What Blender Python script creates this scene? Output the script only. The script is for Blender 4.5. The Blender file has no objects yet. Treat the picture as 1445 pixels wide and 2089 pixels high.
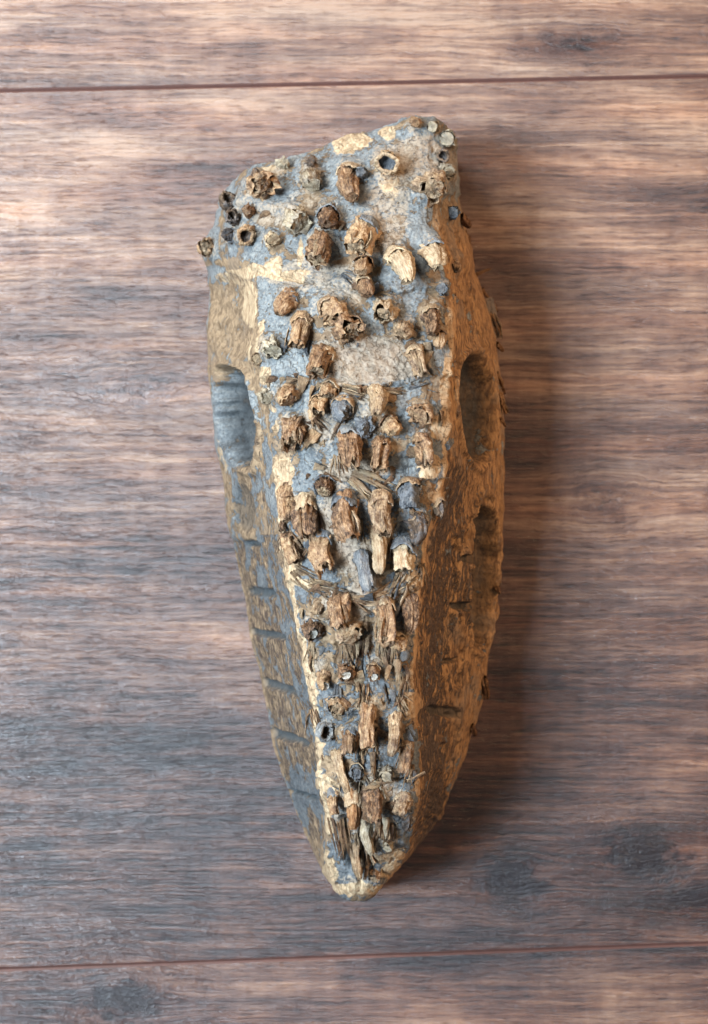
import bpy, math, random
import numpy as np
from mathutils import Vector, Matrix

# ------------------------------------------------------------------ camera, light, exposure
scene = bpy.context.scene
COL = scene.collection
S = 9370.0          # photograph pixels per metre on the floor plane
D = 0.34            # camera height over the floor (m)
CX, CY = 722.5, 1044.5

cam_d = bpy.data.cameras.new("camera")
cam = bpy.data.objects.new("camera", cam_d)
COL.objects.link(cam)
cam.location = (0, 0, D)
cam.rotation_euler = (0, 0, 0)
cam_d.sensor_fit = 'VERTICAL'
cam_d.sensor_height = 36.0
cam_d.lens = 18.0 / ((2089 / S / 2) / D)
cam_d.clip_start = 0.01
cam_d.clip_end = 50
cam_d.dof.use_dof = True
cam_d.dof.focus_distance = D - 0.0625
cam_d.dof.aperture_fstop = 28.0
scene.camera = cam

world = bpy.data.worlds.new("World")
scene.world = world
world.use_nodes = True
bg = world.node_tree.nodes["Background"]
bg.inputs[0].default_value = (0.90, 0.95, 0.95, 1)
bg.inputs[1].default_value = 0.18

def area_lamp(name, loc, target, sx, sy, power, color):
    l = bpy.data.lights.new(name, 'AREA')
    l.shape = 'RECTANGLE'; l.size = sx; l.size_y = sy
    l.energy = power; l.color = color
    o = bpy.data.objects.new(name, l); COL.objects.link(o)
    o.location = loc
    d = Vector(target) - Vector(loc)
    o.rotation_euler = d.to_track_quat('-Z', 'Y').to_euler()
    return o
# window to the left, slightly towards the top of the picture; dim warm room light from the right
area_lamp("window_light", (-0.40, 0.40, 0.50), (0, 0.04, 0.03), 0.30, 0.36, 6.2, (1.0, 0.98, 0.92))
area_lamp("side_window_light", (-0.34, -0.01, 0.62), (-0.02, 0, 0), 0.15, 0.20, 12.0, (0.70, 0.86, 1.0))
area_lamp("warm_room_light", (0.75, 0.30, 0.50), (0, 0, 0.02), 0.35, 0.35, 6.6, (1.0, 0.66, 0.38))

scene.view_settings.view_transform = 'Standard'
scene.view_settings.look = 'None'
scene.view_settings.exposure = 0.0
scene.view_settings.gamma = 1.0

# ------------------------------------------------------------------ small numeric tools
rng = np.random.RandomState(7)
random.seed(7)

def W(px, py, z):
    """photograph position + real height -> place in the scene (metres)"""
    k = (D - z) / D
    return np.stack([(px - CX) / S * k, -(py - CY) / S * k, z + 0 * px], axis=-1)

_perm = rng.rand(512, 512).astype(np.float64)
def vnoise(x, y, seed=0):
    x = x + seed * 37.31; y = y + seed * 91.17
    xi = np.floor(x).astype(int); yi = np.floor(y).astype(int)
    fx = x - xi; fy = y - yi
    fx = fx * fx * fx * (fx * (fx * 6 - 15) + 10); fy = fy * fy * fy * (fy * (fy * 6 - 15) + 10)
    a = _perm[xi % 512, yi % 512]; b = _perm[(xi + 1) % 512, yi % 512]
    c = _perm[xi % 512, (yi + 1) % 512]; d = _perm[(xi + 1) % 512, (yi + 1) % 512]
    return ((a * (1 - fx) + b * fx) * (1 - fy) + (c * (1 - fx) + d * fx) * fy) * 2 - 1
def fbm(x, y, wl, octv=4, seed=0, gain=0.55):
    s = 0; a = 1.0; t = 0
    for i in range(octv):
        s = s + a * vnoise(x / wl, y / wl, seed + i * 3)
        t += a; a *= gain; wl /= 2.03
    return s / t
def sstep(a, b, x):
    t = np.clip((x - a) / (b - a), 0, 1)
    return t * t * (3 - 2 * t)
def poly_dist(px, py, pts):
    """distance to a polyline and the fraction along it"""
    best = np.full(px.shape, 1e9); bt = np.zeros(px.shape)
    n = len(pts) - 1
    for i in range(n):
        ax, ay = pts[i]; bx, by = pts[i + 1]
        dx, dy = bx - ax, by - ay
        t = np.clip(((px - ax) * dx + (py - ay) * dy) / (dx * dx + dy * dy + 1e-9), 0, 1)
        d = np.hypot(px - ax - t * dx, py - ay - t * dy)
        m = d < best
        best = np.where(m, d, best); bt = np.where(m, (i + t) / n, bt)
    return best, bt
def lerp_line(pts, y):
    ys = [p[1] for p in pts]; xs = [p[0] for p in pts]
    return np.interp(y, ys, xs)

# ------------------------------------------------------------------ node helpers
class NT:
    def __init__(self, name):
        self.m = bpy.data.materials.new(name); self.m.use_nodes = True
        self.t = self.m.node_tree; self.t.nodes.clear()
        self.out = self.t.nodes.new('ShaderNodeOutputMaterial')
        self.b = self.t.nodes.new('ShaderNodeBsdfPrincipled')
        self.t.links.new(self.b.outputs[0], self.out.inputs[0])
    def _in(self, sock, v):
        if hasattr(v, 'links') or isinstance(v, bpy.types.NodeSocket):
            self.t.links.new(v, sock)
        else:
            if isinstance(v, (tuple, list)) and len(v) == 3 and sock.type == 'RGBA': v = (*v, 1)
            sock.default_value = v
    def math(self, op, a, b=0.0, c=0.0, clamp=False):
        n = self.t.nodes.new('ShaderNodeMath'); n.operation = op; n.use_clamp = clamp
        self._in(n.inputs[0], a); self._in(n.inputs[1], b); self._in(n.inputs[2], c)
        return n.outputs[0]
    def noise(self, vec, scale, detail=4, rough=0.55, dist=0.0):
        n = self.t.nodes.new('ShaderNodeTexNoise')
        self._in(n.inputs['Vector'], vec); self._in(n.inputs['Scale'], scale)
        n.inputs['Detail'].default_value = detail; n.inputs['Roughness'].default_value = rough
        n.inputs['Distortion'].default_value = dist
        return n.outputs[0]
    def voro(self, vec, scale, feature='F1'):
        n = self.t.nodes.new('ShaderNodeTexVoronoi'); n.feature = feature
        self._in(n.inputs['Vector'], vec); n.inputs['Scale'].default_value = scale
        return n.outputs['Distance']
    def mapr(self, v, a, b, c=0.0, d=1.0, smooth=True):
        n = self.t.nodes.new('ShaderNodeMapRange'); n.interpolation_type = 'SMOOTHSTEP' if smooth else 'LINEAR'
        self._in(n.inputs[0], v); self._in(n.inputs[1], a); self._in(n.inputs[2], b)
        self._in(n.inputs[3], c); self._in(n.inputs[4], d)
        return n.outputs[0]
    def mix(self, f, a, b, mode='MIX'):
        n = self.t.nodes.new('ShaderNodeMix'); n.data_type = 'RGBA'; n.blend_type = mode
        self._in(n.inputs[0], f); self._in(n.inputs[6], a); self._in(n.inputs[7], b)
        return n.outputs[2]
    def vmath(self, op, a, b=(0, 0, 0)):
        n = self.t.nodes.new('ShaderNodeVectorMath'); n.operation = op
        self._in(n.inputs[0], a); self._in(n.inputs[1], b)
        return n.outputs[0]
    def vscale(self, v, s):
        return self.vmath('MULTIPLY', v, s)
    def comb(self, x, y, z):
        n = self.t.nodes.new('ShaderNodeCombineXYZ')
        self._in(n.inputs[0], x); self._in(n.inputs[1], y); self._in(n.inputs[2], z)
        return n.outputs[0]
    def sep(self, v):
        n = self.t.nodes.new('ShaderNodeSeparateXYZ'); self._in(n.inputs[0], v)
        return n.outputs[0], n.outputs[1], n.outputs[2]
    def coord(self):
        return self.t.nodes.new('ShaderNodeTexCoord').outputs['Object']
    def pos(self):
        return self.t.nodes.new('ShaderNodeNewGeometry').outputs['Position']
    def attr(self, name):
        n = self.t.nodes.new('ShaderNodeAttribute'); n.attribute_name = name
        return n
    def ramp(self, f, stops):
        n = self.t.nodes.new('ShaderNodeValToRGB')
        e = n.color_ramp.elements
        while len(e) < len(stops): e.new(0.5)
        for i, (p, c) in enumerate(stops):
            e[i].position = p; e[i].color = (*c, 1)
        self._in(n.inputs[0], f)
        return n.outputs[0]
    def bump(self, h, strength, dist):
        n = self.t.nodes.new('ShaderNodeBump')
        n.inputs['Strength'].default_value = strength; n.inputs['Distance'].default_value = dist
        self._in(n.inputs['Height'], h)
        return n
    def finish(self, col, rough, normal=None, spec=0.4):
        self._in(self.b.inputs['Base Color'], col)
        self._in(self.b.inputs['Roughness'], rough)
        self.b.inputs['Specular IOR Level'].default_value = spec
        if normal is not None: self.t.links.new(normal, self.b.inputs['Normal'])
        return self.m

# ------------------------------------------------------------------ floor material
def make_plank_material():
    n = NT("wood_laminate")
    oi = n.t.nodes.new('ShaderNodeObjectInfo')
    p = n.coord()
    x, y, z = n.sep(p)
    rnd = n.math('MULTIPLY', oi.outputs['Random'], 3.0)
    # grain bends round the knots (positions in metres on the floor)
    patch = n.noise(n.comb(n.math('MULTIPLY', x, 120.0), n.math('MULTIPLY', y, 210.0), n.math('ADD', rnd, 17.0)), 1.0, 4, 0.65)
    yy = y; dark = None
    kw = n.math('MULTIPLY', n.math('SUBTRACT', n.noise(n.comb(n.math('MULTIPLY', x, 240.0), n.math('MULTIPLY', y, 300.0), 2.0), 1.0, 4, 0.7), 0.5), 3.4)
    knots = [(1045, 1790, .0050, .0040, 1.0), (1315, 1740, .0065, .0045, .8), (1150, 88, .0085, .0030, .35),
             (250, 2045, .0070, .0060, .40), (1235, 1025, .006, .004, .35), (300, 800, .010, .004, .25), (1420, 1830, .006, .004, .3)]
    for (kx, ky, sx, sy, st) in knots:
        wx, wy = (kx - CX) / S, -(ky - CY) / S
        dx = n.math('ADD', n.math('DIVIDE', n.math('SUBTRACT', x, wx), sx), kw)
        dy0 = n.math('DIVIDE', n.math('SUBTRACT', y, wy), sy); dy = n.math('SUBTRACT', dy0, n.math('MULTIPLY', kw, 0.5))
        r2 = n.math('ADD', n.math('MULTIPLY', dx, dx), n.math('MULTIPLY', dy, dy))
        g = n.math('EXPONENT', n.math('MULTIPLY', r2, -0.35))
        yy = n.math('SUBTRACT', yy, n.math('MULTIPLY', n.math('MULTIPLY', dy, g), sy * 0.45))
        core = n.math('MULTIPLY', n.math('EXPONENT', n.math('MULTIPLY', r2, -1.1)), st)
        dark = core if dark is None else n.math('ADD', dark, core)
    wob = n.noise(n.comb(n.math('MULTIPLY', x, 16.0), n.math('MULTIPLY', y, 40.0), rnd), 1.0, 3)
    yy = n.math('ADD', yy, n.math('MULTIPLY', wob, 0.0028))
    wob2 = n.noise(n.comb(n.math('MULTIPLY', x, 90.0), n.math('MULTIPLY', y, 170.0), rnd), 1.0, 2)
    yy = n.math('ADD', yy, n.math('MULTIPLY', wob2, 0.0007))
    def streak(sx, sy, detail, off, rough=0.6):
        return n.noise(n.comb(n.math('MULTIPLY', x, sx), n.math('MULTIPLY', yy, sy), n.math('ADD', rnd, off)), 1.0, detail, rough)
    g1 = streak(24, 900, 7, 0, 0.70)
    g2 = streak(110, 3400, 4, 5, 0.7)
    g3 = streak(9, 170, 5, 9, 0.62)
    blot = n.noise(n.comb(n.math('MULTIPLY', x, 38.0), n.math('MULTIPLY', y, 110.0), n.math('ADD', rnd, 4.0)), 1.0, 6, 0.66)
    cross = n.noise(n.comb(n.math('MULTIPLY', x, 330.0), n.math('MULTIPLY', y, 45.0), 3.0), 1.0, 3, 0.6)
    f = n.math('ADD', n.math('MULTIPLY', g1, 0.46), n.math('MULTIPLY', g2, 0.26))
    f = n.math('ADD', f, n.math('MULTIPLY', g3, 0.24))
    f = n.math('ADD', f, n.math('MULTIPLY', blot, 0.34))
    f = n.math('ADD', f, n.math('MULTIPLY', cross, 0.08))
    f = n.math('SUBTRACT', f, 0.025)
    # a darker oval patch low on the middle board
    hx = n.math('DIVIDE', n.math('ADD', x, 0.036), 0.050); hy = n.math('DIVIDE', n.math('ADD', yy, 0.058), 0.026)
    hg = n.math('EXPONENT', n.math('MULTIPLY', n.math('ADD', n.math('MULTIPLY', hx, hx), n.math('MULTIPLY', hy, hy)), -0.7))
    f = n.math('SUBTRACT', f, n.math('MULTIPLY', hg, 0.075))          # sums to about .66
    dash = n.noise(n.comb(n.math('MULTIPLY', x, 230.0), n.math('MULTIPLY', yy, 2100.0), n.math('ADD', rnd, 13.0)), 1.0, 3, 0.6)
    f = n.math('SUBTRACT', f, n.mapr(dash, 0.52, 0.70, 0.0, 0.075))
    f = n.math('ADD', f, n.math('MULTIPLY', n.math('SUBTRACT', patch, 0.47), 0.12))
    zone = n.noise(n.comb(n.math('MULTIPLY', x, 12.0), n.math('MULTIPLY', yy, 60.0), n.math('ADD', rnd, 31.0)), 1.0, 3, 0.5)
    f = n.math('ADD', f, n.math('MULTIPLY', n.math('SUBTRACT', zone, 0.5), 0.34))
    # the colour grows darker along the middle board towards its lower edge
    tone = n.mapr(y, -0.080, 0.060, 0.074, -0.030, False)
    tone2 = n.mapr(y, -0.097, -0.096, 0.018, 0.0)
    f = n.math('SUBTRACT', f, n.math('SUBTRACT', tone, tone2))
    f = n.math('SUBTRACT', f, n.math('MULTIPLY', n.math('MULTIPLY', dark, n.mapr(patch, 0.35, 0.55, 0.4, 1.2)), 0.34))
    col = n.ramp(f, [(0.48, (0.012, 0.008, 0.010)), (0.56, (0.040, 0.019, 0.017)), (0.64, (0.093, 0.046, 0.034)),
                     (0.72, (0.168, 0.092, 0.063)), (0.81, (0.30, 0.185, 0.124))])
    hue = n.noise(n.comb(n.math('MULTIPLY', x, 16.0), n.math('MULTIPLY', yy, 150.0), 21.0), 1.0, 4, 0.6)
    col = n.mix(n.mapr(hue, 0.46, 0.68, 0.0, 0.60), col, n.mix(1.0, col, (1.16, 0.96, 0.84), 'MULTIPLY'))
    col = n.mix(n.mapr(hue, 0.50, 0.34, 0.0, 0.35), col, n.mix(1.0, col, (0.80, 0.98, 1.16), 'MULTIPLY'))
    hgt = n.math('ADD', n.math('MULTIPLY', g1, 0.5), n.math('MULTIPLY', g2, 0.6))
    hgt = n.math('ADD', hgt, n.math('MULTIPLY', cross, 0.12))
    hgt = n.math('SUBTRACT', hgt, n.mapr(dash, 0.52, 0.70, 0.0, 0.25))
    bmp = n.bump(hgt, 0.6, 0.00045)
    rough = n.mapr(g1, 0.35, 0.65, 0.38, 0.27)
    return n.finish(col, rough, bmp.outputs[0], 0.62)

def make_joint_material():
    n = NT("red_brown_plank_edge")
    p = n.pos()
    c = n.mix(n.noise(p, 500, 3), (0.115, 0.050, 0.040), (0.055, 0.026, 0.022))
    return n.finish(c, 0.55, None, 0.4)

# ------------------------------------------------------------------ bark / carving material
def make_body_material():
    n = NT("weathered_root_bark")
    p = n.coord()
    a = n.attr("mask_a"); b = n.attr("mask_b"); c_ = n.attr("mask_c")
    grey, cream, dust = n.sep(a.outputs['Color'])
    orange, dark, socket = n.sep(b.outputs['Color'])
    strip, fuzz, notch = n.sep(c_.outputs['Color'])
    px, py, pz = n.sep(p)
    N1 = n.noise(p, 170, 7, 0.60, 0.5)
    N2 = n.noise(n.vmath('ADD', p, (3, 1, 2)), 620, 5, 0.65, 0.8)
    N3 = n.noise(n.vmath('ADD', p, (7, 5, 1)), 1900, 4, 0.65)
    Nl = n.noise(n.vmath('MULTIPLY', p, (1, 0.28, 1)), 900, 5, 0.65, 1.2)      # along the root
    worm = n.noise(n.vmath('MULTIPLY', p, (1, 0.42, 1)), 430, 6, 0.72, 2.4)
    # side wood
    tan = n.mix(n.mapr(N2, 0.35, 0.65), (0.13, 0.085, 0.050), (0.31, 0.215, 0.130))
    org = n.mix(n.mapr(Nl, 0.35, 0.65), (0.13, 0.062, 0.028), (0.42, 0.225, 0.095))
    base = n.mix(orange, tan, org)
    base = n.mix(n.mapr(n.noise(p, 110, 4), 0.52, 0.68, 0, 0.5), base, (0.20, 0.15, 0.11))
    # dark mottled skin
    md = n.math('ADD', dark, n.math('MULTIPLY', n.math('SUBTRACT', worm, 0.5), 2.2))
    md = n.mapr(md, 0.44, 0.66)
    drk = n.mix(n.mapr(N3, 0.35, 0.65), (0.022, 0.016, 0.015), (0.085, 0.055, 0.042))
    base = n.mix(n.math('MULTIPLY', md, 0.92), base, drk)
    # tan / rust grit worked into every surface
    gr = n.mapr(n.noise(n.vmath('ADD', p, (9, 9, 9)), 1300, 4, 0.7, 1.5), 0.55, 0.70)
    # blue grey coat
    ng = n.math('ADD', n.math('MULTIPLY', n.math('SUBTRACT', N1, 0.5), 1.9), n.math('MULTIPLY', n.math('SUBTRACT', N2, 0.5), 1.0))
    mg = n.mapr(n.math('ADD', grey, ng), 0.46, 0.54)
    gcol = n.ramp(n.math('ADD', n.math('MULTIPLY', N1, 0.45), n.math('MULTIPLY', N3, 0.55)),
                  [(0.36, (0.050, 0.053, 0.055)), (0.45, (0.110, 0.120, 0.127)), (0.53, (0.165, 0.178, 0.184)), (0.64, (0.27, 0.275, 0.262))])
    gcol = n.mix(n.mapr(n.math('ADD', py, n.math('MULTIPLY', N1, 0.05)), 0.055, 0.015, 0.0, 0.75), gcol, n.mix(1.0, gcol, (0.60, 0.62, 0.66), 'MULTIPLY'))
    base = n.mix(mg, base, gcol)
    base = n.mix(n.math('MULTIPLY', gr, 0.55), base, n.mix(N1, (0.10, 0.075, 0.060), (0.42, 0.34, 0.26)))
    # darker colour in the notches and sockets
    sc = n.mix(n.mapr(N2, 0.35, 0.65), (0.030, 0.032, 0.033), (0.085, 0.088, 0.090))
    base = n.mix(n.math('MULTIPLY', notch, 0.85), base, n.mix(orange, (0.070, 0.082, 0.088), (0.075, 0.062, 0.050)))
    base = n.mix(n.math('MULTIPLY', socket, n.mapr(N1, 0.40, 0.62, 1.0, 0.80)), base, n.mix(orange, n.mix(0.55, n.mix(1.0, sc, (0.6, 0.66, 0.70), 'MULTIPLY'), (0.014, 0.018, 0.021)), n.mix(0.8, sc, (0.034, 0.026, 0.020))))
    # pinkish grey dust and fibre
    dcol = n.ramp(n.math('ADD', n.math('MULTIPLY', N2, 0.5), n.math('MULTIPLY', N3, 0.5)),
                  [(0.34, (0.155, 0.116, 0.084)), (0.46, (0.245, 0.192, 0.145)), (0.60, (0.34, 0.275, 0.208))])
    mdu = n.mapr(n.math('ADD', dust, n.math('ADD', n.math('MULTIPLY', n.math('SUBTRACT', N2, 0.5), 1.1),
                 n.math('MULTIPLY', n.math('SUBTRACT', N3, 0.5), 0.9))), 0.38, 0.66)
    base = n.mix(n.math('MULTIPLY', mdu, 0.88), base, dcol)
    # cream bare wood
    ccol = n.mix(n.mapr(Nl, 0.38, 0.62), (0.29, 0.195, 0.115), (0.50, 0.375, 0.24))
    ccol = n.mix(n.math('MULTIPLY', orange, 0.65), ccol, (0.45, 0.235, 0.10))
    mc = n.math('ADD', cream, n.math('ADD', n.math('MULTIPLY', n.math('SUBTRACT', N1, 0.5), 1.0), n.math('MULTIPLY', n.math('SUBTRACT', N2, 0.5), 0.9)))
    mc = n.mapr(mc, 0.42, 0.64)
    base = n.mix(mc, base, ccol)
    # thin dark crevices between coat flakes
    vn = n.voro(n.vmath('ADD', p, n.vscale(n.comb(N1, N2, 0), (0.004, 0.004, 0))), 330, 'DISTANCE_TO_EDGE')
    cr = n.math('MULTIPLY', n.mapr(vn, 0.0, 0.035, 1, 0), n.mapr(N1, 0.50, 0.62))
    base = n.mix(n.math('MULTIPLY', n.math('MULTIPLY', cr, strip), 0.4), base, (0.035, 0.026, 0.022))
    pit = n.mapr(n.noise(p, 1250, 3, 0.6, 1.0), 0.62, 0.70)
    base = n.mix(n.math('MULTIPLY', pit, 0.55), base, n.mix(1.0, base, (0.35, 0.28, 0.24), 'MULTIPLY'))
    h = n.math('ADD', n.math('MULTIPLY', N3, 0.30), n.math('MULTIPLY', N2, 0.55))
    h = n.math('ADD', h, n.math('MULTIPLY', mg, 0.35))
    h = n.math('ADD', h, n.math('MULTIPLY', md, 0.30))
    h = n.math('ADD', h, n.math('MULTIPLY', mc, 0.15))
    h = n.math('SUBTRACT', h, n.math('MULTIPLY', cr, 0.3))
    h = n.math('ADD', h, n.math('MULTIPLY', n.math('MULTIPLY', Nl, fuzz), 1.2))
    bmp = n.bump(h, 1.0, 0.00040)
    return n.finish(base, n.mapr(N2, 0.3, 0.7, 0.9, 0.62), bmp.outputs[0], 0.3)

def make_fibre_material(name, dark, mid, light, contrast=1.0, greyish=0.0):
    n = NT(name)
    f = n.attr("fibre"); u, t, tone = n.sep(f.outputs['Color'])
    oi = n.t.nodes.new('ShaderNodeObjectInfo'); r = oi.outputs['Random']
    p = n.pos()
    ang = n.math('MULTIPLY', u, 2 * math.pi)
    v = n.comb(n.math('MULTIPLY', n.math('COSINE', ang), 5.0), n.math('MULTIPLY', n.math('SINE', ang), 5.0),
               n.math('ADD', n.math('MULTIPLY', t, 1.6), n.math('MULTIPLY', r, 40.0)))
    s1 = n.noise(v, 1.3, 4, 0.65, 0.4)
    s2 = n.noise(p, 700, 5, 0.65, 0.6)
    s3 = n.noise(p, 2400, 3, 0.6)
    q = n.math('ADD', n.math('MULTIPLY', s1, 0.45), n.math('ADD', n.math('MULTIPLY', s2, 0.4), n.math('MULTIPLY', s3, 0.15)))
    q = n.math('ADD', n.math('ADD', q, n.math('MULTIPLY', n.math('SUBTRACT', r, 0.5), 0.06)), n.math('MULTIPLY', n.math('SUBTRACT', tone, 0.5), 0.14))
    col = n.ramp(q, [(0.38, dark), (0.49, mid), (0.62, light)])
    if greyish > 0:
        g = n.mapr(n.noise(n.vmath('ADD', p, (2, 2, 2)), 420, 4, 0.6, 0.5), 0.48, 0.58)
        col = n.mix(n.math('MULTIPLY', g, greyish), col, n.mix(s2, (0.075, 0.082, 0.098), (0.24, 0.25, 0.27)))
    # settled dust on upward places stays with the thing as a thin pale film
    col = n.mix(n.mapr(s2, 0.56, 0.72, 0, 0.35), col, (0.42, 0.33, 0.26))
    h = n.math('ADD', n.math('MULTIPLY', s1, 0.8), n.math('ADD', n.math('MULTIPLY', s2, 0.5), n.math('MULTIPLY', s3, 0.25)))
    bmp = n.bump(h, 1.0, 0.00070)
    return n.finish(col, n.mapr(s2, 0.35, 0.65, 0.80, 0.50), bmp.outputs[0], 0.35)

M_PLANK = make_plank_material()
M_JOINT = make_joint_material()
M_BODY = make_body_material()
M_BROWN = make_fibre_material("brown_root_fibre", (0.050, 0.024, 0.012), (0.27, 0.150, 0.078), (0.56, 0.37, 0.205), 1, 0.08)
M_TAN = make_fibre_material("tan_root_fibre", (0.12, 0.066, 0.036), (0.36, 0.235, 0.135), (0.60, 0.45, 0.285), 1, 0.12)
M_PALE = make_fibre_material("pale_root_wood", (0.15, 0.105, 0.065), (0.37, 0.29, 0.195), (0.58, 0.49, 0.35), 1, 0.25)
M_DARK = make_fibre_material("dark_root_fibre", (0.022, 0.015, 0.012), (0.11, 0.070, 0.045), (0.27, 0.175, 0.11), 1, 0.4)
M_GREY = make_fibre_material("grey_root_bark", (0.04, 0.044, 0.052), (0.15, 0.155, 0.165), (0.32, 0.31, 0.29), 1, 0.6)
M_WHITE = make_fibre_material("white_pith", (0.22, 0.17, 0.12), (0.55, 0.50, 0.42), (0.80, 0.78, 0.74))
M_ORNG = make_fibre_material("orange_root_fibre", (0.08, 0.032, 0.014), (0.27, 0.125, 0.05), (0.48, 0.27, 0.13))
MATS = dict(B=M_BROWN, T=M_TAN, P=M_PALE, D=M_DARK, G=M_GREY, W=M_WHITE, O=M_ORNG)

# ------------------------------------------------------------------ object helpers
def mesh_obj(name, verts, faces, mat, parent=None, smooth=True, loc=(0, 0, 0), attrs=None):
    me = bpy.data.meshes.new(name)
    v = np.asarray(verts, dtype=np.float64) - np.asarray(loc)
    me.from_pydata(v.tolist(), [], faces if isinstance(faces, list) else faces.tolist())
    if smooth: me.shade_smooth()
    if attrs:
        for k, arr in attrs.items():
            at = me.attributes.new(k, 'FLOAT_COLOR', 'POINT')
            c = np.ones((len(v), 4), dtype=np.float32); c[:, :3] = arr
            at.data.foreach_set('color', c.ravel())
    me.materials.append(mat)
    o = bpy.data.objects.new(name, me); COL.objects.link(o)
    o.location = loc
    if parent is not None:
        o.parent = parent
        o.location = Vector(loc) - parent_world(parent)
    return o
_pw = {}
def parent_world(o):
    v = Vector(o.location); p = o.parent
    while p is not None:
        v = v + Vector(p.location); p = p.parent
    return v

# ------------------------------------------------------------------ floor boards
floor = bpy.data.objects.new("floor", None); COL.objects.link(floor)
floor["kind"] = "structure"; floor["label"] = "brown wood-look laminate floor boards"
def seam(px, which):
    if which == 0: return 185 - 30 * px / 1445
    return 1978 - 53 * px / 1445
def make_plank(lo, hi):
    """board between two seam lines; each line is (photo y at left, photo y at right)"""
    xs = np.linspace(-5000, 6500, 120)
    def yl(l): return l[0] + (l[1] - l[0]) * xs / 1445
    top, bot = yl(lo), yl(hi)
    b = 4.6                                # half width of the bevelled joint in photo pixels
    rows = []
    for (yy, zz) in ((top + 0.25, -0.0016), (top + 0.4, -0.0003), (top + b, -0.00001), (top + b + 3, 0.0), (bot - b - 3, 0.0), (bot - b, -0.00001), (bot - 0.4, -0.0003), (bot - 0.25, -0.0016)):
        rows.append(np.stack([(xs - CX) / S, -(yy - CY) / S, np.full_like(xs, zz)], -1))
    V = np.concatenate(rows); n = len(xs); F = []; mi = []
    for r in range(7):
        for i in range(n - 1):
            F.append((r * n + i, (r + 1) * n + i, (r + 1) * n + i + 1, r * n + i + 1)); mi.append(1 if r in (0, 1, 5, 6) else 0)
    o = mesh_obj("plank", V, F, M_PLANK, floor, smooth=False)
    o.data.materials.append(M_JOINT)
    o.data.polygons.foreach_set('material_index', mi)
    return o
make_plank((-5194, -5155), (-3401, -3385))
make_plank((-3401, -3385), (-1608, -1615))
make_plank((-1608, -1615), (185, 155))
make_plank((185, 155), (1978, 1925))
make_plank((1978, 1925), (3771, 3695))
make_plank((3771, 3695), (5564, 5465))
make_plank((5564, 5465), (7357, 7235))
under = mesh_obj("underlay", [(-.75, -.75, -.0018), (.75, -.75, -.0018), (.75, .75, -.0018), (-.75, .75, -.0018)], [(0, 1, 2, 3)], M_JOINT, floor, smooth=False)

# ------------------------------------------------------------------ the carved root: control net
# columns: L, M1, A, C1, C, C2, B, M2, R  (A..B is the face that carries the root stubs)
def row(y, L, M1, A, B, M2, R, zL, zM1, zA, zC, zB, zM2, zR, sag=0):
    w = B - A
    return [(L, y, zL), (M1, y, zM1), (A, y, zA), (A + .24 * w, y + sag, zC - (zC - zA) * .25), (A + .5 * w, y + sag, zC),
            (A + .76 * w, y + sag, zC - (zC - zB) * .25), (B, y, zB), (M2, y, zM2), (R, y, zR)]
net = [
 [(440,442,16),(466,388,24),(520,345,30),(618,322,34),(722,282,36),(803,254,37),(868,244,36),(912,266,30),(930,306,20)],
 [(432,470,15),(458,432,27),(510,400,36),(606,378,40),(716,345,42),(800,318,42),(872,306,41),(914,320,33),(934,360,18)],
 [(424,520,16),(458,500,30),(516,480,42),(610,462,47),(714,446,49),(802,430,49),(880,420,47),(922,430,35),(944,450,17)],
 [(427,590,16),(466,585,33),(525,580,47),(620,572,53),(720,565,55),(812,560,55),(900,550,51),(942,550,37),(972,555,18)],
 row(660, 425,470,528, 918,962,1003, 17,35,50,57,53,38,19),
 row(760, 428,478,536, 918,972,1018, 17,36,52,60,55,39,20),
 row(860, 437,490,550, 912,972,1027, 17,37,54,61.5,56,39,20),
 row(960, 452,505,560, 904,968,1028, 17,38,55,62,57,39,20),
 row(1080, 473,525,578, 868,950,1022, 17,38,56,62.5,58,40,20),
 row(1200, 496,548,600, 854,938,1012, 17,38,56,62.5,58,40,20),
 row(1320, 518,570,622, 838,922,998, 17,38,56,62,58,40,19),
 row(1440, 543,592,643, 846,916,975, 17,37,55,61,57,39,18),
 row(1560, 572,614,653, 855,904,942, 17,36,52,58,54,37,18),
 row(1660, 604,636,664, 848,876,900, 18,34,48,54,50,34,18),
 [(638,1735,17),(652,1745,29),(668,1752,42),(704,1757,45),(742,1759,46),(784,1754,45),(828,1738,42),(848,1730,30),(862,1718,17)],
 [(658,1774,20),(666,1790,29),(680,1806,36),(704,1821,39),(730,1826,40),(752,1822,39),(780,1803,36),(802,1785,28),(818,1766,18)],
]
rows = []
for r in net:
    r = [(x, y, z * 1e-3) for x, y, z in r]
    L, R, C = r[0], r[-1], r[4]
    f = lambda P, k, z: (P[0] + (C[0] - P[0]) * k, P[1] + (C[1] - P[1]) * k * .3, z)
    rows.append([(C[0], C[1], 0.0015), f(L, .20, .0014), f(L, .05, .0060)] + r + [f(R, .05, .0060), f(R, .20, .0014), (C[0], C[1], 0.0015)])
def endrow(r, dy, k, zf):
    c = r[7]
    return [(x + (c[0] - x) * k, y + (c[1] - y) * k * .5 + dy, max(z * zf, 0.0016)) for x, y, z in r]
top = rows[0]; tip = rows[-1]
rows = [endrow(top, 60, .55, .10), endrow(top, 14, .07, .55), endrow(top, 1, .01, .93)] + rows + \
       [endrow(tip, 2, .02, .86), endrow(tip, 0, .04, .45), endrow(tip, -8, .14, .06)]
NETA = np.array(rows)                                   # (R, 15, 3)
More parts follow.
